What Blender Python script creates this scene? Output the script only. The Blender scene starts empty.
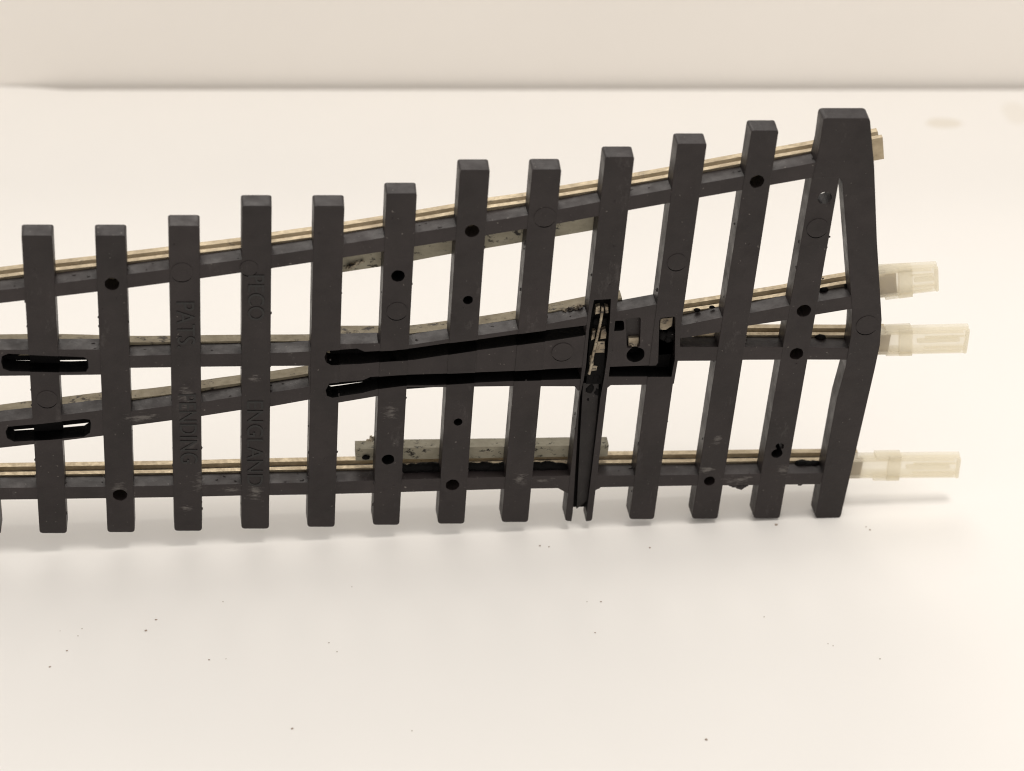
import bpy, bmesh, math, random
from mathutils import Vector, Matrix, geometry
random.seed(7)
S = bpy.context.scene
COL = S.collection
# ------------------------------------------------------------------ camera model (1 unit = 1 cm)
F = 2450.0; CX, CY = 512.0, 385.5
D = Vector((226 - CX, 3800 - CY, F)).normalized()            # down the sleepers, in camera axes (right, down, forward)
dx = 17900.0
dy = -(dx * (226 - CX) + F * F) / (3800 - CY)
R = Vector((dx, dy, F)).normalized()                         # along the straight rails
V = -D
N = R.cross(V)                                               # out of the underside, towards the viewer
ORG = Vector(((834 - CX) / F, (518 - CY) / F, 1.0)) * 14.9   # foot of the end sleeper, on the table
def tolocal(c): return Vector((c.dot(R), c.dot(V), c.dot(N)))
CAM_L = tolocal(-ORG)
def P(x, y, d=0.0):
    """point of the turnout's own frame (u along track, v across) at depth d behind its underside"""
    r = tolocal(Vector(((x - CX) / F, (y - CY) / F, 1.0)))
    t = (-d - CAM_L.z) / r.z
    p = CAM_L + r * t
    return (p.x, p.y)
LIFT = math.radians(-1.6)                                   # the turnout leans on its right foot, left end off the table
ROT = Matrix.Rotation(math.radians(90), 4, 'X') @ Matrix.Rotation(LIFT, 4, 'Z')
CAM_W = ROT @ CAM_L
def ground(x, y):
    r = ROT @ tolocal(Vector(((x - CX) / F, (y - CY) / F, 1.0)))
    t = -CAM_W.z / r.z
    return CAM_W + r * t
def cdir(c): return (ROT @ tolocal(Vector(c))).normalized()
cam = bpy.data.cameras.new('camera'); co = bpy.data.objects.new('camera', cam); COL.objects.link(co)
mx, my, mz = cdir((1, 0, 0)), cdir((0, -1, 0)), cdir((0, 0, -1))
co.matrix_world = Matrix(((mx.x, my.x, mz.x, CAM_W.x), (mx.y, my.y, mz.y, CAM_W.y), (mx.z, my.z, mz.z, CAM_W.z), (0, 0, 0, 1)))
cam.sensor_width = 36; cam.lens = F / 1024 * 36; cam.clip_start = 0.1; cam.clip_end = 2000
cam.dof.use_dof = True; cam.dof.focus_distance = 14.0; cam.dof.aperture_fstop = 0.6
S.camera = co
T = 0.11                                                     # thickness of the plastic base
# ------------------------------------------------------------------ materials
def mat(name):
    m = bpy.data.materials.new(name); m.use_nodes = True
    nt = m.node_tree; b = nt.nodes['Principled BSDF']
    return m, nt, b
def nd(nt, t, **k):
    n = nt.nodes.new(t)
    for a, v in k.items():
        if a in n.inputs: n.inputs[a].default_value = v
        else: setattr(n, a, v)
    return n
def ramp(nt, fac, stops):
    r = nt.nodes.new('ShaderNodeValToRGB'); e = r.color_ramp.elements
    while len(e) < len(stops): e.new(0.5)
    for i, (p, c) in enumerate(stops):
        e[i].position = p; e[i].color = (*c, 1) if len(c) == 3 else c
    nt.links.new(fac, r.inputs[0]); return r
def mix(nt, fac, a, b):
    m = nt.nodes.new('ShaderNodeMix'); m.data_type = 'RGBA'
    if hasattr(fac, 'links'): nt.links.new(fac, m.inputs[0])
    else: m.inputs[0].default_value = fac
    for s, i in ((a, 6), (b, 7)):
        if hasattr(s, 'links'): nt.links.new(s, m.inputs[i])
        else: m.inputs[i].default_value = (*s, 1)
    return m.outputs[2]
def noise(nt, co, scale, detail=4, rough=0.6):
    n = nd(nt, 'ShaderNodeTexNoise', Scale=scale, Detail=detail, Roughness=rough)
    nt.links.new(co, n.inputs['Vector']); return n.outputs[0]
def objco(nt): return nt.nodes.new('ShaderNodeTexCoord').outputs['Object']
def bump(nt, b, h, strength, dist):
    n = nd(nt, 'ShaderNodeBump', Strength=strength, Distance=dist)
    nt.links.new(h, n.inputs['Height']); nt.links.new(n.outputs[0], b.inputs['Normal'])

def scuffs(nt, c, col):
    # chalky rub marks where the plastic was scraped
    mp = nt.nodes.new('ShaderNodeMapping'); mp.inputs['Rotation'].default_value = (0, 0, .5); mp.inputs['Scale'].default_value = (1, 3.5, 1); nt.links.new(c, mp.inputs[0])
    fine = noise(nt, mp.outputs[0], 14, 6, .75)
    for x, y, rx, ry, am in SCUFFS:
        l = P(x, y); r = Vector((rx / 164, ry / 164))
        m = nt.nodes.new('ShaderNodeMapping'); m.inputs['Location'].default_value = (-l[0] / r.x, -l[1] / r.y, 0); m.inputs['Scale'].default_value = (1 / r.x, 1 / r.y, 0); nt.links.new(c, m.inputs[0])
        ln = nt.nodes.new('ShaderNodeVectorMath'); ln.operation = 'LENGTH'; nt.links.new(m.outputs[0], ln.inputs[0])
        k = nt.nodes.new('ShaderNodeMath'); k.operation = 'MULTIPLY_ADD'; nt.links.new(ln.outputs[1], k.inputs[0]); k.inputs[1].default_value = -.22; nt.links.new(fine, k.inputs[2])
        rm = ramp(nt, k.outputs[0], [(.36, (0, 0, 0)), (.52, (am, am, am))])
        col = mix(nt, rm.outputs[0], col, (.20, .185, .17))
    return col
SCUFFS = [(140, 418, 22, 6, .45), (186, 398, 9, 18, .45), (255, 492, 10, 12, .5), (232, 490, 16, 5, .4), (186, 508, 9, 4, .5), (390, 412, 9, 12, .4), (520, 480, 8, 10, .45), (545, 481, 12, 4, .4),
          (707, 470, 12, 6, .5), (738, 480, 18, 6, .5), (784, 470, 9, 10, .35), (118, 488, 10, 9, .35), (200, 482, 9, 14, .35), (600, 345, 8, 10, .4), (717, 440, 7, 8, .35), (255, 378, 8, 5, .4)]
def plastic(name, base, dust=0.6):
    m, nt, b = mat(name); c = objco(nt)
    big = ramp(nt, noise(nt, c, 2.2, 5), [(0.35, (0, 0, 0)), (0.75, (1, 1, 1))])
    col = mix(nt, big.outputs[0], base, tuple(x * 2.0 + .002 for x in base))
    speck = ramp(nt, noise(nt, c, 42, 2, .5), [(0.70, (0, 0, 0)), (0.76, (1, 1, 1))])
    where = ramp(nt, noise(nt, c, 3.1, 3), [(0.42, (.15, .15, .15)), (0.62, (1, 1, 1))])
    sc0 = nt.nodes.new('ShaderNodeMath'); sc0.operation = 'MULTIPLY'; nt.links.new(speck.outputs[0], sc0.inputs[0]); nt.links.new(where.outputs[0], sc0.inputs[1])
    sc = nt.nodes.new('ShaderNodeMath'); sc.operation = 'MULTIPLY'; sc.inputs[1].default_value = dust
    nt.links.new(sc0.outputs[0], sc.inputs[0])
    col = mix(nt, sc.outputs[0], col, (0.20, 0.18, 0.16))
    # rubbed, greyish scuffs
    mp = nt.nodes.new('ShaderNodeMapping'); mp.inputs['Scale'].default_value = (1, .45, 1); nt.links.new(c, mp.inputs[0])
    sc2 = ramp(nt, noise(nt, mp.outputs[0], 5.5, 8, .75), [(0.60, (0, 0, 0)), (0.80, (.55, .55, .55))])
    col = mix(nt, sc2.outputs[0], col, (0.11, 0.10, 0.095))
    col = scuffs(nt, c, col)
    nt.links.new(col, b.inputs['Base Color'])
    rr = ramp(nt, noise(nt, c, 9, 5), [(0.3, (.34, .34, .34)), (0.7, (.60, .60, .60))])
    nt.links.new(rr.outputs[0], b.inputs['Roughness'])
    b.inputs['Specular IOR Level'].default_value = .38; b.inputs['Specular Tint'].default_value = (1, .965, .955, 1)
    bump(nt, b, noise(nt, c, 28, 6, .7), 0.4, 0.006)
    return m
M_BLK = plastic('black_plastic', (0.0095, 0.0068, 0.0068))
M_TIE = plastic('oily_black_plastic', (0.0045, 0.0033, 0.0033), .5)
M_WEB = plastic('black_plastic_web', (0.0125, 0.0092, 0.0092), .8)
M_LET, nt, b = mat('lettering_shade_plastic'); b.inputs['Base Color'].default_value = (.0055, .0045, .0042, 1); b.inputs['Roughness'].default_value = .5  # darker than the sleeper plastic: shade of engraved strokes put into the colour
M_GREASE_SHADE, nt, b = mat('black_grease_and_shade'); b.inputs['Base Color'].default_value = (.0035, .003, .003, 1); b.inputs['Roughness'].default_value = .75  # black for grease and glue, and for shade painted inside the slots
bump(nt, b, noise(nt, objco(nt), 25, 4), 0.6, 0.01); b.inputs['Specular IOR Level'].default_value = .12

def metal(name, light, dark, spot, lo, hi, rough=.38, met=.85):
    m, nt, b = mat(name); c = objco(nt)
    mp = nt.nodes.new('ShaderNodeMapping'); mp.inputs['Scale'].default_value = (.6, 1, 1); nt.links.new(c, mp.inputs[0])
    a = ramp(nt, noise(nt, mp.outputs[0], 9, 6, .65), [(0.3, dark), (0.65, light)])
    pa = ramp(nt, noise(nt, c, 2.3, 3), [(0.4, (0, 0, 0)), (0.68, (.10, .10, .10))])
    ad_ = nt.nodes.new('ShaderNodeMath'); ad_.operation = 'ADD'; nt.links.new(noise(nt, mp.outputs[0], 26, 6, .75), ad_.inputs[0]); nt.links.new(pa.outputs[0], ad_.inputs[1])
    s = ramp(nt, ad_.outputs[0], [(lo + .03, (0, 0, 0)), (hi + .05, (1, 1, 1))])
    nt.links.new(mix(nt, s.outputs[0], a.outputs[0], spot), b.inputs['Base Color'])
    mm = ramp(nt, s.outputs[0], [(0, (met,) * 3), (1, (0, 0, 0))]); nt.links.new(mm.outputs[0], b.inputs['Metallic'])
    rr = ramp(nt, noise(nt, c, 30, 4), [(0.3, (rough,) * 3), (0.7, (rough + .25,) * 3)]); nt.links.new(rr.outputs[0], b.inputs['Roughness'])
    bump(nt, b, noise(nt, c, 40, 5, .7), 0.35, 0.006)
    return m
M_RAIL = metal('nickel_silver_rail', (0.50, 0.42, 0.295), (0.31, 0.25, 0.17), (0.08, 0.06, 0.045), .62, .72)
M_TARN = metal('tarnished_rail', (0.36, 0.31, 0.215), (0.25, 0.21, 0.145), (0.035, 0.025, 0.018), .57, .63, .55, .25)
M_RAIL_WEB = metal('dark_rail_web', (0.16, 0.12, 0.075), (0.05, 0.038, 0.025), (0.01, 0.008, 0.006), .5, .6, .6, .1)  # darker brown for the groove between rail foot and head
M_GUARD = metal('guard_rail_metal', (0.36, 0.33, 0.25), (0.25, 0.225, 0.165), (0.02, 0.016, 0.012), .575, .62, .6, .2)
M_BRASS = metal('oily_brass', (0.46, 0.40, 0.30), (0.16, 0.12, 0.08), (0.015, 0.01, 0.008), .50, .58, .4, .5)

M_NYL, nt, b = mat('clear_nylon')
b.inputs['Base Color'].default_value = (0.95, 0.93, 0.865, 1); b.inputs['Roughness'].default_value = .18
b.inputs['IOR'].default_value = 1.45
tr = nd(nt, 'ShaderNodeBsdfTranslucent'); tr.inputs[0].default_value = (.98, .96, .91, 1)
tp = nd(nt, 'ShaderNodeBsdfTransparent'); tp.inputs[0].default_value = (.955, .935, .88, 1)
m1 = nd(nt, 'ShaderNodeMixShader'); m1.inputs[0].default_value = .5
m2 = nd(nt, 'ShaderNodeMixShader'); m2.inputs[0].default_value = .62
nt.links.new(b.outputs[0], m1.inputs[1]); nt.links.new(tr.outputs[0], m1.inputs[2])
nt.links.new(m1.outputs[0], m2.inputs[1]); nt.links.new(tp.outputs[0], m2.inputs[2])
nt.links.new(m2.outputs[0], nt.nodes['Material Output'].inputs[0])
bump(nt, b, noise(nt, objco(nt), 12, 3), 0.25, 0.01)

# ------------------------------------------------------------------ mesh helpers
ROOT = bpy.data.objects.new('model_railway_turnout', None); COL.objects.link(ROOT)
ROOT.matrix_world = ROT
ROOT['label'] = 'black plastic model railway turnout standing on edge, underside showing, with clear rail joiners'
ROOT['category'] = 'model railway turnout'
def link(name, me, m, parent=ROOT, label=None, smooth=False):
    o = bpy.data.objects.new(name, me); COL.objects.link(o); o.parent = parent
    if len(me.materials) == 2: me.materials[0] = m
    else: me.materials.clear(); me.materials.append(m)
    if smooth:
        for p in me.polygons: p.use_smooth = True
    if label: o['label'] = label
    return o
def fillet(pts, r, seg=4):
    out = []; n = len(pts)
    for i in range(n):
        rr = r[i] if isinstance(r, (list, tuple)) else r
        p0, p1, p2 = (Vector(pts[i - 1]), Vector(pts[i]), Vector(pts[(i + 1) % n]))
        a = p0 - p1; b = p2 - p1
        k = min(rr, a.length * .45, b.length * .45)
        if k <= 1e-5 or a.angle(b) > math.radians(165): out.append(tuple(p1)); continue
        a = p1 + a.normalized() * k; b = p1 + b.normalized() * k
        for s in range(seg + 1):
            t = s / seg
            q = a * (1 - t) ** 2 + p1 * 2 * t * (1 - t) + b * t * t
            out.append(tuple(q))
    return out
def area(p): return sum(p[i - 1][0] * p[i][1] - p[i][0] * p[i - 1][1] for i in range(len(p)))
def prism_bm(pts, d0, d1, bev=0.0, bm=None, draft=0.0):
    """outline pts in the turnout's own frame, from depth d0 to d1"""
    b = bmesh.new()
    if area(pts) < 0: pts = pts[::-1]
    top = [b.verts.new((x, y, -d0)) for x, y in pts]
    back = pts
    if draft:
        back = []
        for i in range(len(pts)):
            p0, p1, p2 = Vector(pts[i - 1]), Vector(pts[i]), Vector(pts[(i + 1) % len(pts)])
            e0 = (p1 - p0).normalized(); e1 = (p2 - p1).normalized()
            n = Vector((e0.y + e1.y, -e0.x - e1.x)).normalized(); k = draft / max(.5, n.dot(Vector((e0.y, -e0.x))))
            back.append((p1.x + n.x * k, p1.y + n.y * k * .4))
    bot = [b.verts.new((x, y, -d1)) for x, y in back]
    n = len(pts)
    ft = b.faces.new(top); b.faces.new(bot[::-1])
    for i in range(n): b.faces.new((top[i], bot[i], bot[(i + 1) % n], top[(i + 1) % n]))
    b.normal_update()
    if bev:
        bmesh.ops.bevel(b, geom=list(ft.edges), offset=bev, segments=2, affect='EDGES', profile=.6, clamp_overlap=True)
    bmesh.ops.triangulate(b, faces=[f for f in b.faces if len(f.verts) > 4])
    if bm is None: return b
    me = bpy.data.meshes.new('t'); b.to_mesh(me); b.free(); bm.from_mesh(me); bpy.data.meshes.remove(me); return bm
def tomesh(bm, name):
    me = bpy.data.meshes.new(name); bm.to_mesh(me); bm.free(); return me
def cut(me, cutters, name):
    """me minus every cutter mesh (exact boolean, evaluated, helpers removed)"""
    me.materials.clear(); me.materials.append(M_WEB); me.materials.append(M_GREASE_SHADE)
    o = bpy.data.objects.new('tmp', me); COL.objects.link(o); tmp = [o]
    for c in cutters:
        co_ = bpy.data.objects.new('tmpc', c); COL.objects.link(co_); tmp.append(co_)
        md = o.modifiers.new('b', 'BOOLEAN'); md.operation = 'DIFFERENCE'; md.solver = 'EXACT'; md.object = co_; md.material_mode = 'INDEX'
    bpy.context.view_layer.update()
    dg = bpy.context.evaluated_depsgraph_get()
    new = bpy.data.meshes.new_from_object(o.evaluated_get(dg)); new.name = name
    for t in tmp: bpy.data.objects.remove(t)
    return new
def addbm(me, bm):
    b = bmesh.new(); b.from_mesh(me)
    m2_ = bpy.data.meshes.new('t'); bm.to_mesh(m2_); bm.free(); b.from_mesh(m2_); bpy.data.meshes.remove(m2_)
    b.to_mesh(me); b.free(); return me
def pp(px, d=0): return [P(x, y, d) for x, y in px]
def circ(cx, cy, rpx, n=20, wob=0.0):
    c = P(cx, cy); r = rpx / 16.4 * .1
    return [(c[0] + r * (1 + wob * random.uniform(-1, 1)) * math.cos(a), c[1] + r * (1 + wob * random.uniform(-1, 1)) * math.sin(a)) for a in [2 * math.pi * i / n for i in range(n)]]
def cutter(pts, d0, d1, black=True):
    me = tomesh(prism_bm(pts, d0, d1), 'c'); me.materials.append(M_WEB); me.materials.append(M_GREASE_SHADE)
    for f in me.polygons: f.material_index = 1 if black else 0  # black walls: the shade inside slots and holes put into the colour
    return me
def blob(bm, p, r, sq=(1, 1, 1), amp=.3, sub=2):
    ret = bmesh.ops.create_icosphere(bm, subdivisions=sub, radius=r)
    for v in ret['verts']:
        k = 1 + amp * (random.random() - .5) * 2
        v.co = Vector((v.co.x * sq[0] * k, v.co.y * sq[1] * k, v.co.z * sq[2] * k)) + Vector(p)

# ------------------------------------------------------------------ cut-outs shared by sleepers and webs
slotA = [(1, 362), (2, 356.5), (8, 354), (40, 355.5), (84, 357.5), (88, 360), (88.5, 368), (86, 372), (70, 372.6), (10, 371.6), (3, 369)]
slotB = [(5.5, 432), (8, 427), (40, 424), (84, 419.2), (90, 420), (91.3, 425), (90, 433), (84, 437), (50, 440), (14, 442), (7, 438.5)]
slotC = [(324.4, 357), (327, 351), (357, 348.8), (364.7, 352), (392, 350.7), (413.5, 348.4), (446.7, 343.5), (480, 339.6), (510, 335.3), (549, 330.2), (590, 325.2), (590, 335),
         (549, 341.3), (510, 346.4), (480, 350.3), (447, 355.2), (413.5, 360.3), (388, 361.8), (359, 364.4), (331.5, 365.4), (326, 362.5)]
slotD = [(325.6, 390.4), (329.5, 383.5), (362.7, 380.6), (370.5, 377.3), (398, 375.3), (447, 373.8), (510, 371.4), (584, 367.7), (608, 367.2), (656, 365.5), (658.5, 362), (674.5, 361),
         (671.5, 376.8), (609, 377), (584, 379.3), (510, 381.5), (478, 383), (436, 385.6), (403.8, 386), (378.4, 389.2), (362.7, 393.3), (332.5, 397.8), (327, 396)]
slotF = [(609, 321.5), (624, 320.8), (624.6, 330.8), (609, 332)]
slotG = [(625.5, 319), (641, 317.5), (640.2, 347.5), (627, 349)]            # recess above the round hole
slotE = [(659.5, 318), (675.5, 316.5), (674.8, 363), (658, 366)]              # tall recess at the plate's right edge
chan = [(594, 300), (611, 299), (610, 319), (607.5, 355), (604.5, 376), (600.5, 398), (586.8, 512), (585.5, 526), (571, 526), (572.8, 512), (579.6, 398), (583.6, 380), (586, 366), (589, 331), (592, 310)]
HOLES = [(112, 284, 6.6), (472, 231, 6.6), (398, 276, 6.2), (468, 300, 4.6), (458, 422, 4.2), (388, 459.5, 6), (452.5, 485, 6.6), (120, 495, 6.8),
         (709.5, 481, 5.6), (777, 453.5, 5.5), (757, 181.5, 6.6), (825, 198, 6.6), (804, 311, 6.8), (796.5, 354, 6.6)]
DISCS = [(182, 272, 9.8), (545, 217, 10), (817.5, 228, 10), (867, 325, 10.5), (397, 311, 9.5), (677, 262, 9), (47, 399, 9.5), (324, 362, 0), (249, 268, 8)]
def in_poly(px, x, y):
    c = False
    for i in range(len(px)):
        (x0, y0), (x1, y1) = px[i - 1], px[i]
        if (y0 > y) != (y1 > y) and x < (x1 - x0) * (y - y0) / (y1 - y0) + x0: c = not c
    return c
def crescent(cx, cy, rpx):
    c = P(cx, cy); r = rpx / 164 + .001; o = []; n = 14
    for i in range(n + 1):
        a = math.radians(205 + 130 * i / n); o.append((c[0] + r * math.cos(a), c[1] + r * math.sin(a)))
    for i in range(1, n):
        a = math.radians(335 - 130 * i / n); w = .0055 * math.sin(math.pi * i / n) + .001
        o.append((c[0] + (r + w) * math.cos(a), c[1] + (r + w) * math.sin(a)))
    return cutter(o, -.02, .014)
def groove(depth, front=-.02):      # fresh cutter meshes every time
    return lambda px: cutter(pp(px), front, depth)
THRU = T + .03

# ------------------------------------------------------------------ sleepers
SL = [  # top-left, top-right, top y, bottom-left, bottom-right, bottom y  (front face)
    (-126, -95, 247, -97, -69, 535.5), (-52, -21.5, 247, -28.5, 1.2, 534.3), (21.3, 52.3, 235.7, 39.6, 67, 533.3), (95, 125.6, 235.7, 107.4, 134.8, 532.3), (168.6, 199.4, 226, 174.4, 202, 531),
    (242, 271.8, 206, 241.4, 269, 528.8), (314, 344.5, 206, 307.3, 334.7, 527), (386.4, 417, 193.5, 372.8, 399.3, 525), (460, 490, 170, 437.7, 464.3, 523.8),
    (532.3, 561.5, 169.5, 501.5, 528, 522.2), (605.4, 634.5, 157, 565, 592, 521.3), (677.5, 707, 143.8, 629.2, 654, 519.3), (751.5, 778.8, 130.6, 691.8, 717.6, 518.9)]
def nubs(bm, a, b, n, lo=.008, hi=.016):
    for _ in range(n):
        t = random.uniform(.1, .95)
        blob(bm, (a[0] + (b[0] - a[0]) * t, a[1] + (b[1] - a[1]) * t, -random.uniform(.0, .05)), random.uniform(lo, hi) * .6, (1, 1.5, 1), .4, 1)
def finish_sleeper(px, pts, cuts, i, front=0.0):
    me = tomesh(prism_bm(pts, front, T, .0035, draft=.0035), 'sleeper')
    cs = list(cuts)
    for hx, hy, hr in HOLES:
        if in_poly(px, hx, hy): cs.append(cutter(circ(hx, hy, hr, 22, .05), -.02, *((THRU - .04, True) if hx in (398, 468, 458, 388, 777) else (THRU, False))))
    for hx, hy, hr in DISCS:
        if hr and in_poly(px, hx, hy): cs.append(crescent(hx, hy, hr))
    if cs: me = cut(me, cs, 'sleeper')
    bm = bmesh.new()
    for hx, hy, hr in DISCS:
        if hr and in_poly(px, hx, hy): prism_bm(circ(hx, hy, hr, 32), front - .003, .01, .001, bm)
    L0, R0 = pp([px[0], px[1]]); L1, R1 = pp([px[-1], px[2]])
    if len(px) == 4:
        nubs(bm, L0, L1, random.randint(3, 6)); nubs(bm, R0, R1, random.randint(3, 6))
    for _ in range(4):   # moulding flaws and grit on the face
        t = random.uniform(.05, .95); s = random.uniform(.15, .85)
        a = Vector(L0).lerp(Vector(L1), t).lerp(Vector(R0).lerp(Vector(R1), t), s)
        if len(px) == 4: blob(bm, (a.x, a.y, 0), random.uniform(.003, .006), (1, 1, .7), .4, 1)
    return addbm(me, bm)
sleepers = []
for i, (tl, tr_, ty, bl, br, by) in enumerate(SL):
    px = [(tl, ty), (tr_, ty), (br, by), (bl, by)]
    pts = pp(px); cuts = []
    if i == 2:
        cuts = [cutter(pp(slotA), -.02, T - .02), cutter(pp(slotB), -.02, T - .02)]
    if i == 6: cuts = [cutter(pp(slotC), -.02, THRU), cutter(pp(slotD), -.02, THRU)]
    if i in (7, 8, 9): cuts = [cutter(pp(slotC), -.02, T + .02), cutter(pp(slotD), -.02, T + .02)]
    if i == 10:
        cuts = [cutter(pp(chan), -.02, .062, True), cutter(pp([(572.6, 513.5), (586.8, 513.2), (585, 530), (570, 530)]), -.03, THRU, False)]
    if i == 11:
        cuts = [cutter(circ(635.7, 355, 8.6, 26, .03), -.02, T - .012), cutter(fillet(pp(slotG), .018), -.02, .05, False), cutter(pp(slotD), -.02, T - .01), cutter(fillet(pp(slotE), .018), -.02, .07, False)]
    me = finish_sleeper(px, fillet(pts, [.014, .014, .022, .022]), cuts, i)
    sleepers.append(link('sleeper', me, M_BLK, label='sleeper with the tie bar groove down its middle and a notched foot' if i == 10 else None))
# the two sleepers at the toe end, joined by the thick head at the top
px = [(824, 128), (846, 128), (838.9, 182), (779.7, 518.5), (753.3, 518.5), (811.8, 179)]
px12 = [(821, 128), (850, 128), (779.7, 518.5), (753.3, 518.5)]
me = finish_sleeper(px12, fillet(pp(px), [0, 0, 0, .022, .022, 0]), [cutter(circ(780, 446.5, 4.2, 18, .1), -.02, THRU, False)], 12, .0015)
link('sleeper', me, M_BLK)
px13 = [(823.5, 118.3), (870, 118.3), (874.3, 166), (877, 240), (878.5, 265), (881.8, 320), (880, 345), (874.7, 370), (840.5, 518), (815, 518), (836.6, 400), (845.4, 368), (851, 335), (852.3, 312), (848.4, 260), (842.5, 182),
        (839, 178), (813, 178.5), (819.2, 150)]
me = finish_sleeper(px13, fillet(pp(px13), [.022, .022] + [.1] * 3 + [.06] * 3 + [.022, .022] + [0] * 5 + [.0, .0, 0, .01]), [], 13, 0)
link('end_sleeper', me, M_BLK, label='bent end sleeper with a thick block at its top')
# small chamfers where webs meet the grooved sleeper are part of the plate below

# ------------------------------------------------------------------ webs between the sleepers
def web(px, cuts=(), holes=True, front=.003, name='web_strip', m=None, extra=None, label=None):
    me = tomesh(prism_bm(pp(px), front, T - .001, .002), name)
    cs = list(cuts)
    if holes:
        for hx, hy, hr in HOLES:
            if in_poly(px, hx, hy): cs.append(cutter(circ(hx, hy, hr + .3, 22), -.02, THRU, False))
    if cs: me = cut(me, cs, name)
    bm = bmesh.new()
    if extra: extra(bm)
    for _ in range(max(3, int(abs(px[0][0] - px[len(px) // 2][0]) / 40))):
        k = random.randrange(len(px) // 2 - 1) if len(px) > 4 else 0
        a, b_ = Vector(px[k]), Vector(px[k + 1]); q = a.lerp(b_, random.random()); l = P(q.x, q.y)
        blob(bm, (l[0], l[1], -random.uniform(.01, .09)), random.uniform(.004, .009), (1.4, .6, 1), .4, 1)
    return link(name, addbm(me, bm), m or M_WEB, label=label)
W1t = [(-130, 309), (0, 290.7), (55, 284.3), (128, 274.8), (167, 269.8), (241, 260), (313, 249.6), (380, 238.6), (457, 226.8), (528, 215.6), (600, 202.2), (672, 189.2), (740, 177.2), (814, 163.2), (835, 159)]
W1b = [(-130, 323), (0, 303.6), (56, 297), (128, 288.4), (200, 278.9), (272, 268.6), (343, 258), (415, 246.9), (486, 235.6), (557, 224.2), (628, 210.8), (700, 197.9), (772, 185.2), (809, 178.7), (840, 173)]
web(W1t + W1b[::-1])
W4t = [(-130, 490), (0, 488.4), (107, 487.2), (173, 486), (240, 484.4), (308, 483), (373, 481), (439, 479), (504, 477.5), (567, 476.2), (632, 475.7), (695, 475.4), (760, 474.2), (823, 473.6), (828, 473.5)]
W4b = [(-130, 503), (0, 500.1), (107, 498.6), (174, 497.6), (241, 496), (308, 495), (373, 493.4), (438, 491.4), (503, 489.5), (558, 488.5), (568, 494), (590, 494), (601, 487.6), (692, 486), (757, 485.5), (820, 484.5)]
def w4_extra(bm):
    for x, y, r in ((735, 485.5, .02), (740, 487, .024), (745, 485.8, .016), (731, 485, .012), (800, 484.6, .012), (598, 488, .01)):
        l = P(x, y, .02); blob(bm, (l[0], l[1], -.025), r, (1.2, .8, .9), .25, 2)
web(W4t + W4b[::-1], [cutter(pp(chan), -.02, .066), cutter(pp([(574.2, 488), (589.5, 488), (588, 500), (572, 500)]), -.03, .08)], extra=w4_extra)
W2 = [(-130, 351), (60, 350), (103, 350), (114, 356.6), (131, 356.3), (171, 355.3), (241, 354), (290, 353), (316, 351.5), (330, 366), (310, 366.2), (272, 366.4), (201, 367.2), (131, 368.3), (118, 368.6), (107, 375), (28, 376), (-130, 378)]
web(W2, [cutter(pp(slotA), -.02, THRU)])
W3 = [(-130, 441), (0, 422.2), (62, 415.6), (103, 410.6), (112, 415), (133, 411.4), (171, 406.2), (202, 402.6), (241, 396.6), (272, 393), (316, 386.2), (316, 398.8), (272, 406.7), (241, 410.3), (203, 416.3), (171, 420.8), (130, 426.2), (118, 428), (109, 435.4), (64, 440.9), (35, 444.5), (0, 448.3), (-130, 467)]
web(W3, [cutter(pp(slotB), -.02, THRU)])
PL = [(309, 352), (322, 345.2), (378, 343.6), (394, 347), (411, 345.4), (448, 339.6), (480, 335.7), (517, 330.4), (549, 324.3), (586, 317), (621, 311.4), (655, 305.2), (679, 301.5), (680.5, 324.5), (680, 361.2), (678, 361.3), (674, 384.2),
      (645, 385.2), (611, 385.6), (604, 391), (578, 391), (574.5, 386.8), (510, 386.6), (445, 387.5), (407, 387.7), (392, 389), (379, 396.3), (338, 403.2), (320, 405), (309, 400)]
def plate_extra(bm):
    prism_bm(circ(562.5, 352, 10, 30), -.001, .01, .001, bm)
hole_c = cutter(circ(635.7, 355, 8.6, 26, .03), -.02, T - .012)
web(PL, [cutter(pp(slotC), -.02, THRU), cutter(pp(slotD), -.02, THRU), cutter(fillet(pp(slotF), .018), -.02, .1), cutter(fillet(pp(slotG), .018), -.02, .05, False), cutter(fillet(pp(slotE), .018), -.02, .07, False), cutter(pp(chan), -.02, .066, False), hole_c, crescent(562.5, 352, 10)],
    name='point_plate', extra=plate_extra, front=.0035, label='broad wedge shaped plate with long black slots')
# the sleeper behind the plate carries the same recess and hole
W5 = [(677, 327), (682, 326), (720, 318.2), (749, 313.8), (788, 306.4), (819, 301.8), (850, 296.8), (862, 294.8), (862, 307.4), (852, 309.1), (815, 315.2), (787, 320.4), (745, 326.6), (716, 332.9), (681, 338.7), (677, 339.5)]
web(W5)
W6 = [(677, 347.4), (718, 347.4), (746, 347.4), (811, 347.7), (849, 348.8), (860, 349), (860, 360.2), (845, 360.1), (807, 360), (746, 360.2), (713, 361.1), (677, 361.3)]
web(W6)

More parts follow.
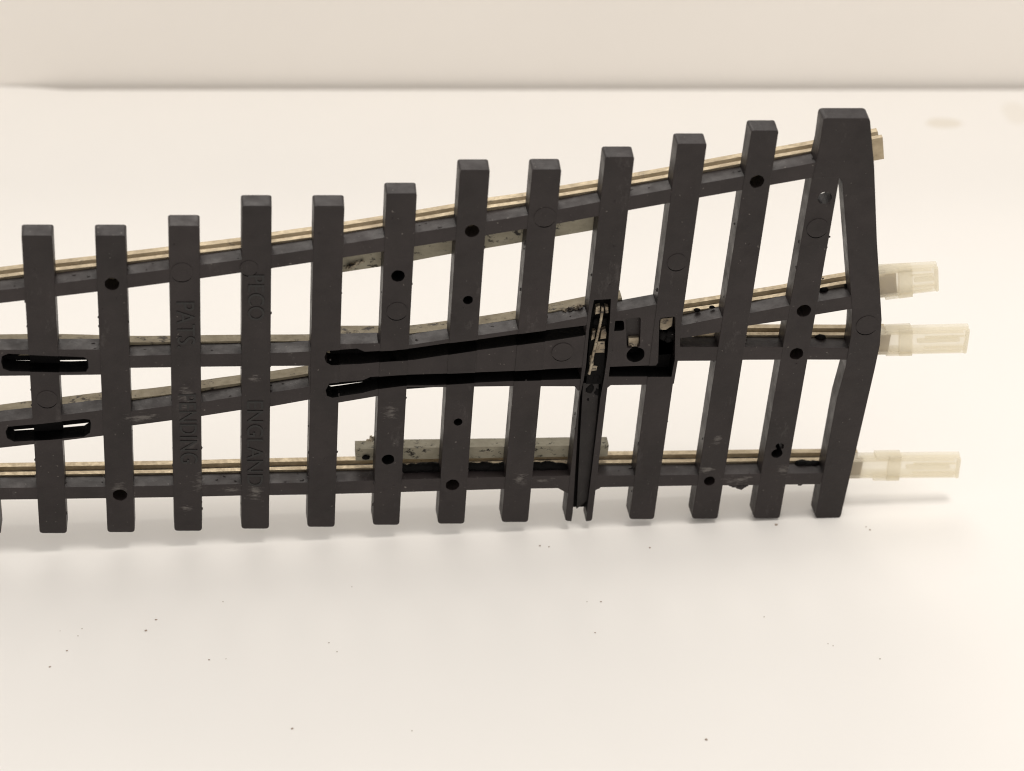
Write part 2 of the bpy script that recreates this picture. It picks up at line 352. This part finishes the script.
# ------------------------------------------------------------------ rails
def resample(px, d, step=6.0):
    q = [Vector(P(x, y, d)) for x, y in px]; out = []
    # smooth (Catmull-Rom) through local points
    for i in range(len(q) - 1):
        p0 = q[max(0, i - 1)]; p1 = q[i]; p2 = q[i + 1]; p3 = q[min(len(q) - 1, i + 2)]
        n = max(2, int((p2 - p1).length / .12))
        for s in range(n):
            t = s / n
            out.append(.5 * ((2 * p1) + (p2 - p0) * t + (2 * p0 - 5 * p1 + 4 * p2 - p3) * t * t + (3 * p1 - p0 - 3 * p2 + p3) * t ** 3))
    out.append(q[-1]); return out
def sweep(path, prof, name, m, parent=ROOT, label=None, jitter=.0):
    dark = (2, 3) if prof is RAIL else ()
    """prof: (offset across, depth) loop, offset measured from the upper foot edge downwards (negative v)"""
    bm = bmesh.new(); rings = []
    for i, p in enumerate(path):
        t = (path[min(i + 1, len(path) - 1)] - path[max(i - 1, 0)]).normalized(); n = Vector((-t.y, t.x))
        rings.append([bm.verts.new((p.x + n.x * (a + jitter * random.uniform(-1, 1)), p.y + n.y * (a + jitter * random.uniform(-1, 1)), -d)) for a, d in prof])
    k = len(prof)
    for r0, r1 in zip(rings, rings[1:]):
        for j in range(k):
            f = bm.faces.new((r0[j], r1[j], r1[(j + 1) % k], r0[(j + 1) % k]))
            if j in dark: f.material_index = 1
    bm.faces.new(rings[0]); bm.faces.new(rings[-1][::-1])
    bmesh.ops.recalc_face_normals(bm, faces=bm.faces)
    bmesh.ops.triangulate(bm, faces=[f for f in bm.faces if len(f.verts) > 4])
    me = tomesh(bm, name)
    if dark: me.materials.append(m); me.materials.append(M_RAIL_WEB)
    return link(name, me, m, parent, label)
f0 = T + .001
RAIL = [(0, f0), (0, f0 + .030), (-.040, f0 + .052), (-.054, f0 + .060), (-.054, f0 + .112), (-.034, f0 + .122), (-.034, f0 + .160), (-.040, f0 + .166), (-.100, f0 + .166), (-.106, f0 + .16),
        (-.106, f0 + .122), (-.086, f0 + .112), (-.086, f0 + .06), (-.100, f0 + .052), (-.140, f0 + .030), (-.140, f0)]
R1p = [(-140, 296.5), (-60, 285.5), (0, 277.6), (56, 270.6), (97, 266), (128, 261.8), (167, 257.2), (200, 252.8), (240, 248), (272, 242.6), (313, 237), (345, 232), (385, 225.7), (417, 220.4), (455, 214), (488, 208), (528, 202.5), (560, 196.2), (599, 189.8),
       (631, 183.8), (670, 177), (704, 170.4), (741, 163.6), (778, 157), (812, 151), (850, 143.6), (882.8, 137.4)]
sweep(resample(R1p, T), RAIL, 'stock_rail', M_RAIL, label='upper curved stock rail, its bare end sticking out')
R4p = [(-140, 478.5), (0, 475.3), (36, 474.8), (86, 474.1), (172, 472.8), (240, 471), (308, 469.5), (373, 468), (439, 466), (504, 464.5), (560, 463.5), (632, 462.9), (695, 462.2), (760, 461.2), (822, 460.6), (863.5, 460.2)]
sweep(resample(R4p, T), RAIL, 'stock_rail', M_RAIL, label='lower straight stock rail')
BLADE = [(0, f0), (-.004, f0 + .085), (-.018, f0 + .09), (-.095, f0 + .09), (-.1, f0 + .085), (-.1, f0)]
BLADE_T = [(0, f0), (-.004, f0 + .07), (-.018, f0 + .075), (-.1, f0 + .075), (-.1, f0)]
R2a = [(-140, 343), (0, 341), (60, 340.6), (131, 342.4), (170, 342.2), (241, 341.2), (310, 340.8), (326, 339)]
sweep(resample(R2a, T), BLADE_T, 'frog_rail', M_TARN, label='tarnished rail running level into the frog')
R3p = [(-140, 434), (0, 413), (32, 408.9), (62, 405.3), (101, 400.6), (132, 398.4), (171, 394), (202, 388.4), (241, 383), (272, 379.3), (318, 372)]
sweep(resample(R3p, T), BLADE, 'frog_rail', M_TARN, label='tarnished rail crossing at an angle below the level one')
B1 = [(322, 334.5), (341, 333.7), (380, 333.6), (411, 333.4), (448, 328.6), (480, 324.4), (517, 318.6), (549, 312), (586, 304.4), (622, 298)]
sweep(resample(B1, T), BLADE, 'point_blade', M_TARN, label='upper point blade')
B2 = [(368, 367), (378, 366.2), (411, 364.4), (448, 363), (510, 360), (584, 357), (655, 354.5)]
sweep(resample(B2, T), [(0, f0), (-.004, f0 + .085), (-.018, f0 + .09), (-.15, f0 + .09), (-.155, f0)], 'point_blade', M_GREASE_SHADE, label='lower point blade, black behind the slot')  # blade coloured black, standing in for the shade behind the slot
sweep(resample([(x, y + 9) for x, y in [(368, 341.5), (411, 340), (448, 335), (510, 326), (590, 316), (627, 310)]], T + .012), [(0, T + .014), (0, T + .09), (-.13, T + .09), (-.13, T + .014)], 'blade_foot', M_GREASE_SHADE)
R5p = [(672, 313.8), (683, 311.9), (718, 306.8), (754, 300.4), (788, 295), (824, 287.3), (849, 283), (896, 274.4)]
sweep(resample(R5p, T), RAIL, 'closure_rail', M_RAIL, label='rail below the curved stock rail at the joiner end')
R6p = [(694, 335.6), (747, 335.2), (780, 335.2), (814, 335.2), (847, 335.4), (891, 334.6)]
sweep(resample(R6p, T), RAIL, 'closure_rail', M_RAIL, label='short level rail at the joiner end')
# guard rails: flat bars, their underside facing the viewer
GP = [(0, T + .006), (0, T + .088), (-.012, T + .094), (-.075, T + .094), (-.083, T + .006)]
g2 = [(356, 450), (403, 448.6), (440, 448.2), (505, 447.2), (570, 446.3), (609, 446)]
sweep(resample(g2, T), GP, 'guard_rail', M_GUARD, label='dirty flat bar above the lower stock rail', jitter=.0012)
g1 = [(330, 254), (383, 246), (453, 233.5), (523, 222), (596, 209.5), (604, 208)]
g1o = [(x, y + 0) for x, y in g1]
def gprof():
    a = (Vector(P(453, 254, T)) - Vector(P(453, 233.5, T))).length
    return [(0, T + .006), (0, T + .088), (-a + .01, T + .094), (-a, T + .085), (-a, T + .006)]
sweep(resample(g1o, T), gprof(), 'guard_rail', M_GUARD, label='rust speckled flat bar below the upper stock rail', jitter=.0012)

# ------------------------------------------------------------------ tie bar, spring and oily fittings
def slab(px, d0, d1, name, m, bev=.003, parent=ROOT, label=None, depth_for=None):
    return link(name, tomesh(prism_bm(pp(px, d0 if depth_for is None else depth_for), d0, d1, bev), name), m, parent, label)
tie = slab([(583, 383), (599, 383), (598.6, 398), (588.5, 500), (576.5, 509), (580.2, 430), (582, 398)], .034, .06, 'tie_bar', M_TIE, label='black tie bar lying in the groove')
slab([(589.5, 340), (606, 338), (604.5, 368), (602, 384), (586, 384), (587.5, 366)], .03, .064, 'tie_bar_plate', M_GREASE_SHADE)
def brass(px, d0, d1): slab(px, d0, d1, 'brass_contact', M_BRASS, .003)
brass([(596, 307), (600.2, 306), (600, 313.5), (595.2, 314.5)], .018, .05)
brass([(605, 306.6), (608.4, 307), (608.6, 313), (605.6, 313.6)], .018, .05)
brass([(592.6, 331.5), (595.6, 330.5), (594.6, 339), (591, 340.5)], .022, .05)
brass([(601.6, 330), (605.6, 328.6), (606.6, 333), (606.2, 338.4), (600.2, 339.4)], .022, .05)
brass([(598, 342), (604.6, 341.6), (605, 348), (604.4, 352.6), (595, 353), (596.6, 346)], .02, .05)
brass([(590, 356), (594, 354.5), (593.5, 365), (589.5, 369)], .022, .05)
brass([(592.5, 366), (597.5, 366.5), (596.5, 370.5), (591, 371)], .022, .05)
for x, y, r in ((596, 322, .02), (604, 322, .022), (597, 347, .018), (588, 372, .03), (596, 378, .034), (590, 388, .03), (597, 392, .028), (602, 362, .02), (588, 398, .022)):
    bm = bmesh.new(); l = P(x, y, .04); blob(bm, (l[0], l[1], -.045), r, (1, 1.3, .6), .2, 2)
    link('grease_blob', tomesh(bm, 'grease'), M_GREASE_SHADE, smooth=True)
for pts_ in (((372, 440, .014), (368.5, 441.5, .01), (375, 439, .012), (371, 437.5, .007)), ((566, 311.5, .014), (571, 309.8, .016), (576, 309, .014), (580, 306.5, .012), (573, 313, .011), (568.5, 314, .009), (578, 312, .009)), ((352, 266, .016), (349, 268.5, .014), (357, 264.5, .012), (362, 262.5, .01))):
    bm = bmesh.new()
    for x, y, r in pts_: l = P(x, y, .09); blob(bm, (l[0], l[1], -.1), r, (1.2, .8, .9), .45, 2)
    link('rust_flakes', tomesh(bm, 'rust'), M_BRASS).__setitem__('kind', 'stuff')
# bent spring wire
def wire(px, d, r, name, m):
    cu = bpy.data.curves.new(name, 'CURVE'); cu.dimensions = '3D'; cu.bevel_depth = r; cu.bevel_resolution = 3
    sp = cu.splines.new('NURBS'); sp.points.add(len(px) - 1); sp.use_endpoint_u = True; sp.order_u = 3
    for q, e in zip(sp.points, px): l = P(e[0], e[1], d + (e[2] if len(e) > 2 else 0)); q.co = (l[0], l[1], -(d + (e[2] if len(e) > 2 else 0)), 1)
    o = bpy.data.objects.new('tmp', cu); COL.objects.link(o); bpy.context.view_layer.update()
    me = bpy.data.meshes.new_from_object(o.evaluated_get(bpy.context.evaluated_depsgraph_get())); bpy.data.objects.remove(o)
    return link(name, me, m, smooth=True)
wire([(602.8, 306), (602, 314), (600, 325), (598, 333), (595.5, 345), (592.5, 356), (591.5, 366), (589, 374)], .012, .0085, 'spring_wire', M_BRASS)
slab([(628.5, 338), (639, 337.5), (638.5, 346.5), (628.2, 347)], .03, .06, 'rusty_clip', M_BRASS)
slab([(660.5, 318.8), (673, 317.6), (672, 326), (666, 330), (659.5, 330.2)], .045, .075, 'rusty_clip', M_BRASS)
bm = bmesh.new()
def gb(x, y, d, r, sq=(1, 1, 1)):
    l = P(x, y, d); blob(bm, (l[0], l[1], -d), r, sq, .22, 2)
gb(662, 335, .05, .034, (1, .9, .7)); gb(671, 334, .05, .036, (1, 1, .7)); gb(668, 337, .055, .03)
link('grease_blob', tomesh(bm, 'grease'), M_GREASE_SHADE, smooth=True)
# added black sheets behind the slots, the shade inside put into their colour
def strip(px, name='slot_shade_sheet'): slab(px, T + .001, T + .02, name, M_GREASE_SHADE, 0)
strip([(-4, 351), (94, 351), (94, 359.8), (50, 360.3), (-4, 360.3)])
strip([(3, 423), (94, 412), (97, 421.8), (52, 426.6), (3, 430.8)])
strip([(322, 374), (372, 370), (371, 380), (364, 381.6), (336, 385), (322, 386.5)])
slab([(321, 367), (366, 366), (450, 356.5), (590, 336), (590, 326), (480, 342), (321, 342)], T + .003, T + .012, 'slot_shade_sheet', M_GREASE_SHADE, 0)
slab([(371, 377), (447, 374), (584, 368), (674, 366), (673, 380), (584, 381), (436, 387), (380, 391)], T + .003, T + .012, 'slot_shade_sheet', M_GREASE_SHADE, 0)
slab([(610, 320), (626, 320), (626, 333), (610, 333)], .092, .1, 'slot_shade_sheet', M_GREASE_SHADE, 0)
# black lump in the lower guard rail bays
bm = bmesh.new()
for x in range(386, 566, 3):
    y = 470 - (x - 386) * .012 + random.uniform(-1.5, 1)
    l = P(x, y, .075); blob(bm, (l[0], l[1], -.088), random.uniform(.030, .034), (1.6, .75, .9), .06, 2)
link('glue_bead', tomesh(bm, 'glue'), M_GREASE_SHADE, label='black glue run along the web under the lower guard rail')
for x, y, r in ((821, 337.5, .022), (848, 343, .026), (824, 290, .018), (848, 286, .016), (801, 464, .03), (808, 465, .032), (814, 464, .026), (697, 310.5, .014), (712, 307.5, .012), (816, 157, .018), (843.5, 292, .018), (379, 467, .022), (366, 458, .018), (566, 468, .02)):
    bm = bmesh.new(); l = P(x, y, .095); blob(bm, (l[0], l[1], -.1), r, (1.4, .8, .8), .15, 2)
    link('glue_spot', tomesh(bm, 'glue'), M_GREASE_SHADE, smooth=True)

# ------------------------------------------------------------------ clear rail joiners
def joiner(out, block, inner, label):
    """out: outline px, at rail foot depth; an open tray: floor plate, raised rim and cross block"""
    d0 = T - .012
    q = pp(out, d0)
    bm = prism_bm(fillet(q, .015), d0, d0 + .030, .006)
    # rim along the two long sides, behind the floor
    for a, b_ in ((0, 1), (3, 2)):
        A, B = Vector(q[a]), Vector(q[b_]); t = (B - A).normalized(); n = Vector((-t.y, t.x)); n = n if a else -n
        prism_bm([tuple(A), tuple(B), tuple(B + n * .028), tuple(A + n * .028)], d0 + .028, d0 + .06, .005, bm)
        prism_bm([tuple(A + n * .012), tuple(B - t * .04 + n * .012), tuple(B - t * .04 + n * .022), tuple(A + n * .022)], d0 - .006, d0 + .01, .002, bm)
    for px_, dd in inner: prism_bm(fillet(pp(px_, d0), .01), d0 - dd, d0 + .01, .003, bm)
    for k_ in (.30, .74):
        A = Vector(q[0]).lerp(Vector(q[3]), k_); B = Vector(q[1]).lerp(Vector(q[2]), k_); t = (B - A).normalized(); n = Vector((-t.y, t.x))
        A = B - t * ((B - A).length * .42); B = B - t * .03
        prism_bm([tuple(A), tuple(B), tuple(B + n * .005), tuple(A + n * .005)], d0 - .007, d0 + .01, .0015, bm)
    o = link('rail_joiner', tomesh(bm, 'joiner'), M_NYL, label=label)
    (x0, y0), (x1, y1), (x2, y2), (x3, y3) = block; xm = x1 - (x1 - x0) * .5
    q = pp([(xm, y0 + (y1 - y0) * .5), (x1, y1), (x2, y2), (x3 + (x2 - x3) * .5, (y2 + y3) / 2)], d0)
    bm = prism_bm(q, d0 - .006, d0 + .02, .003)
    for a, b_ in ((0, 1), (3, 2)):
        A, B = Vector(pp([block[a]], d0)[0]), Vector(pp([block[b_]], d0)[0]); t = (B - A).normalized(); n = Vector((-t.y, t.x)) * (1 if a else -1)
        prism_bm([tuple(A), tuple(B), tuple(B + n * .022), tuple(A + n * .022)], d0 - .004, d0 + .063, .004, bm)
    link('joiner_collar', tomesh(bm, 'collar'), M_NYL, o)
joiner([(870, 270.5), (938.4, 266.8), (939, 291), (870, 299.6)], [(885, 270.9), (912.3, 268.6), (912.8, 296.4), (885.5, 299.8)],
       [([(934.5, 267.6), (938, 267.3), (938.6, 290.6), (935, 291)], .01), ([(914, 278), (934, 276), (934, 280.5), (914, 282.5)], .004)], 'clear joiner on the upper inner rail, shortest of the three')
joiner([(865, 332), (970.4, 329.2), (966.6, 353.2), (862, 355.6)], [(886.5, 330.4), (912.6, 329.2), (912, 355.4), (886, 356)],
       [([(966.4, 330.2), (969.8, 330.0), (966.3, 352.6), (963, 352.9)], .01), ([(917, 339), (960, 337.5), (960, 341.5), (917, 343)], .004)], 'clear joiner on the middle rail')
joiner([(850, 458.6), (961.4, 457.6), (958.6, 478), (846, 478.6)], [(876.5, 456.6), (902, 456.2), (899, 480.2), (873, 480.6)],
       [([(957.6, 458.2), (961, 458), (958.2, 477.4), (954.8, 477.6)], .01), ([(906, 465), (950, 464.6), (950, 468.6), (906, 469)], .004)], 'clear joiner on the lower stock rail')

# ------------------------------------------------------------------ moulded lettering
def letters(txt, x, y0, y1, xl, xr, parent):
    """reads down the sleeper; x centre line, from y0 to y1, letter height across xl..xr"""
    cu = bpy.data.curves.new('lettering', 'FONT'); cu.body = txt; cu.size = 1; cu.align_x = 'LEFT'; cu.offset = 0.0; cu.extrude = .02; cu.space_character = 1.0
    o = bpy.data.objects.new('tmp', cu); COL.objects.link(o); bpy.context.view_layer.update()
    me = bpy.data.meshes.new_from_object(o.evaluated_get(bpy.context.evaluated_depsgraph_get())); bpy.data.objects.remove(o)
    xs = [v.co.x for v in me.vertices]; ys = [v.co.y for v in me.vertices]
    x0, x1, yb, yt = min(xs), max(xs), min(ys), max(ys)
    a = Vector(P(xl(y0), y0)); b_ = Vector(P(xl(y1), y1)); c = Vector(P(xr(y0), y0))
    for v in me.vertices:
        s = (v.co.x - x0) / (x1 - x0); t = (v.co.y - yb) / (yt - yb)
        q = a + (b_ - a) * s + (c - a) * t
        v.co = Vector((q.x, q.y, (.0042) if v.co.z > 0 else -.004))
    return link('lettering', me, M_LET, parent)
letters('PATS.', 0, 302, 348, lambda y: 176.0 + (y - 302) * .03, lambda y: 194.5 + (y - 302) * .03, sleepers[4])
letters('PENDING', 0, 394, 463, lambda y: 178.6 + (y - 394) * .03, lambda y: 196.2 + (y - 394) * .03, sleepers[4])
letters('PECO', 0, 275, 320, lambda y: 248.0, lambda y: 264.5, sleepers[5])
letters('ENGLAND', 0, 401, 486, lambda y: 247.0, lambda y: 263.5, sleepers[5])

# ------------------------------------------------------------------ table and wall
def world_mesh(name, verts, faces, m, z=0):
    me = bpy.data.meshes.new(name); me.from_pydata(verts, [], faces); me.update()
    o = bpy.data.objects.new(name, me); COL.objects.link(o); me.materials.append(m); o['kind'] = 'structure'; return o
gL, gR = ground(0, 90), ground(1024, 90)
gx = (gR - gL).normalized(); gn = Vector((-gx.y, gx.x, 0))
M_TAB, nt, b = mat('white_card'); c = objco(nt)
tone = ramp(nt, noise(nt, c, .35, 4), [(0.3, (0.80, 0.780, 0.750)), (0.7, (0.825, 0.803, 0.770))])
col = tone.outputs[0]
def stain(nt, c, col, centre, half, colr, amt):
    mp = nt.nodes.new('ShaderNodeMapping'); mp.inputs['Rotation'].default_value = (0, 0, 0)
    mp.vector_type = 'POINT'
    mp.inputs['Location'].default_value = (-centre[0] / half[0], -centre[1] / half[1], 0); mp.inputs['Scale'].default_value = (1 / half[0], 1 / half[1], 0)
    nt.links.new(c, mp.inputs[0])
    ad = nt.nodes.new('ShaderNodeVectorMath'); ad.operation = 'LENGTH'; nt.links.new(mp.outputs[0], ad.inputs[0])
    s = nt.nodes.new('ShaderNodeMath'); s.operation = 'MULTIPLY_ADD'; nt.links.new(noise(nt, c, 4, 4), s.inputs[0]); s.inputs[1].default_value = .9; nt.links.new(ad.outputs[1], s.inputs[2])
    r = ramp(nt, s.outputs[0], [(0.75, (amt, amt, amt)), (1.0, (0, 0, 0))]); r.color_ramp.elements[1].position = 1.0
    sc = nt.nodes.new('ShaderNodeMath'); sc.operation = 'MULTIPLY'; sc.inputs[1].default_value = .7; nt.links.new(s.outputs[0], sc.inputs[0]); nt.links.new(sc.outputs[0], r.inputs[0])
    return mix(nt, r.outputs[0], col, colr)
g1_ = ground(945, 123); g2_ = ground(1016, 113)
col = stain(nt, c, col, (g1_.x, g1_.y), (.17, .09), (.60, .53, .40), .4)
col = stain(nt, c, col, (g2_.x, g2_.y), (.14, .2), (.60, .53, .40), .2)
nt.links.new(col, b.inputs['Base Color']); b.inputs['Roughness'].default_value = .6; b.inputs['Specular IOR Level'].default_value = .25
bump(nt, b, noise(nt, c, 18, 8, .8), 0.12, 0.008)
A, B_ = gL - gx * 30, gR + gx * 30
ge = gL + gx * .5
tb = [tuple(A + gn * .066), tuple(gL + gn * .06), tuple(gL + gx * .25 + gn * .04), tuple(ge), tuple(B_), tuple(B_ - gn * 45), tuple(A - gn * 45)]
world_mesh('tabletop', [(x, y, 0) for x, y, z in tb] + [(x, y, -1.5) for x, y, z in tb], [tuple(range(6, -1, -1)), tuple(range(7, 14))] + [(i, (i + 1) % 7, 7 + (i + 1) % 7, 7 + i) for i in range(7)], M_TAB)
M_WALL, nt, b = mat('cream_wall'); c = objco(nt)
w = ramp(nt, noise(nt, c, .5, 4), [(0.3, (0.87, 0.83, 0.78)), (0.7, (0.89, 0.85, 0.80))]); nt.links.new(w.outputs[0], b.inputs['Base Color']); b.inputs['Roughness'].default_value = .7
bump(nt, b, noise(nt, c, 6, 5), 0.1, 0.02)
A2, B2_ = A + gn * .07, B_ + gn * .07
wb = [A2, B2_, B2_ + gn * 1, A2 + gn * 1]
world_mesh('wall', [(p.x, p.y, -1.5) for p in wb] + [(p.x, p.y, 2.2) for p in wb], [(0, 1, 5, 4), (1, 2, 6, 5), (2, 3, 7, 6), (3, 0, 4, 7), (4, 5, 6, 7), (3, 2, 1, 0)], M_WALL)
# crumbs of dust on the card
M_DUST, nt, b = mat('dust'); b.inputs['Base Color'].default_value = (.33, .27, .22, 1); b.inputs['Roughness'].default_value = .8
bm = bmesh.new()
for x, y, r in ((146, 631, .012), (156, 620, .009), (50, 667, .011), (67, 651, .008), (209, 660, .008), (226, 659, .005), (329, 643, .007), (337, 652, .006), (292, 729, .011), (412, 731, .006), (706, 740, .012), (776, 525, .014), (82, 629, .005), (78, 636, .005), (60, 631, .004), (828, 644, .006), (833, 646, .005), (880, 659, .006), (595, 633, .007), (540, 546, .008), (549, 547, .007), (650, 548, .008), (601, 602, .008), (587, 602, .006), (764, 617, .005), (352, 587, .004), (870, 530, .008), (866, 527, .006), (223, 602, .005)):
    g = ground(x, y); r *= .7; blob(bm, (g.x, g.y, r * .4), r, (1.2, .8, .6), .4, 1)
me = tomesh(bm, 'dust_crumbs'); me.materials.append(M_DUST)
o = bpy.data.objects.new('dust_crumbs', me); COL.objects.link(o); o['kind'] = 'stuff'; o['label'] = 'tiny dark crumbs of dust scattered on the white tabletop'; o['category'] = 'dust'

# ------------------------------------------------------------------ light
wld = bpy.data.worlds.new('World'); S.world = wld; wld.use_nodes = True
bg = wld.node_tree.nodes['Background']; bg.inputs[0].default_value = (1, .952, .90, 1); bg.inputs[1].default_value = .80
def lamp(name, loc, target, size, power, color):
    l = bpy.data.lights.new(name, 'AREA'); l.shape = 'DISK'; l.size = size; l.energy = power; l.color = color
    o = bpy.data.objects.new(name, l); COL.objects.link(o); o.location = loc
    o.rotation_euler = (Vector(target) - Vector(loc)).to_track_quat('-Z', 'Y').to_euler()
lamp('ceiling_lamp', (4.0, -2.0, 30), (0, 0, 0), 8, 4000, (1, .95, .89))
lamp('window_light', (-4, 42, 34), (-2, 0, 1), 30, 6300, (1, .95, .88))
S.view_settings.view_transform = 'Standard'; S.view_settings.look = 'None'; S.view_settings.exposure = -0.05; S.view_settings.gamma = 1
S.render.engine = 'CYCLES'; S.cycles.filter_width = 1.1
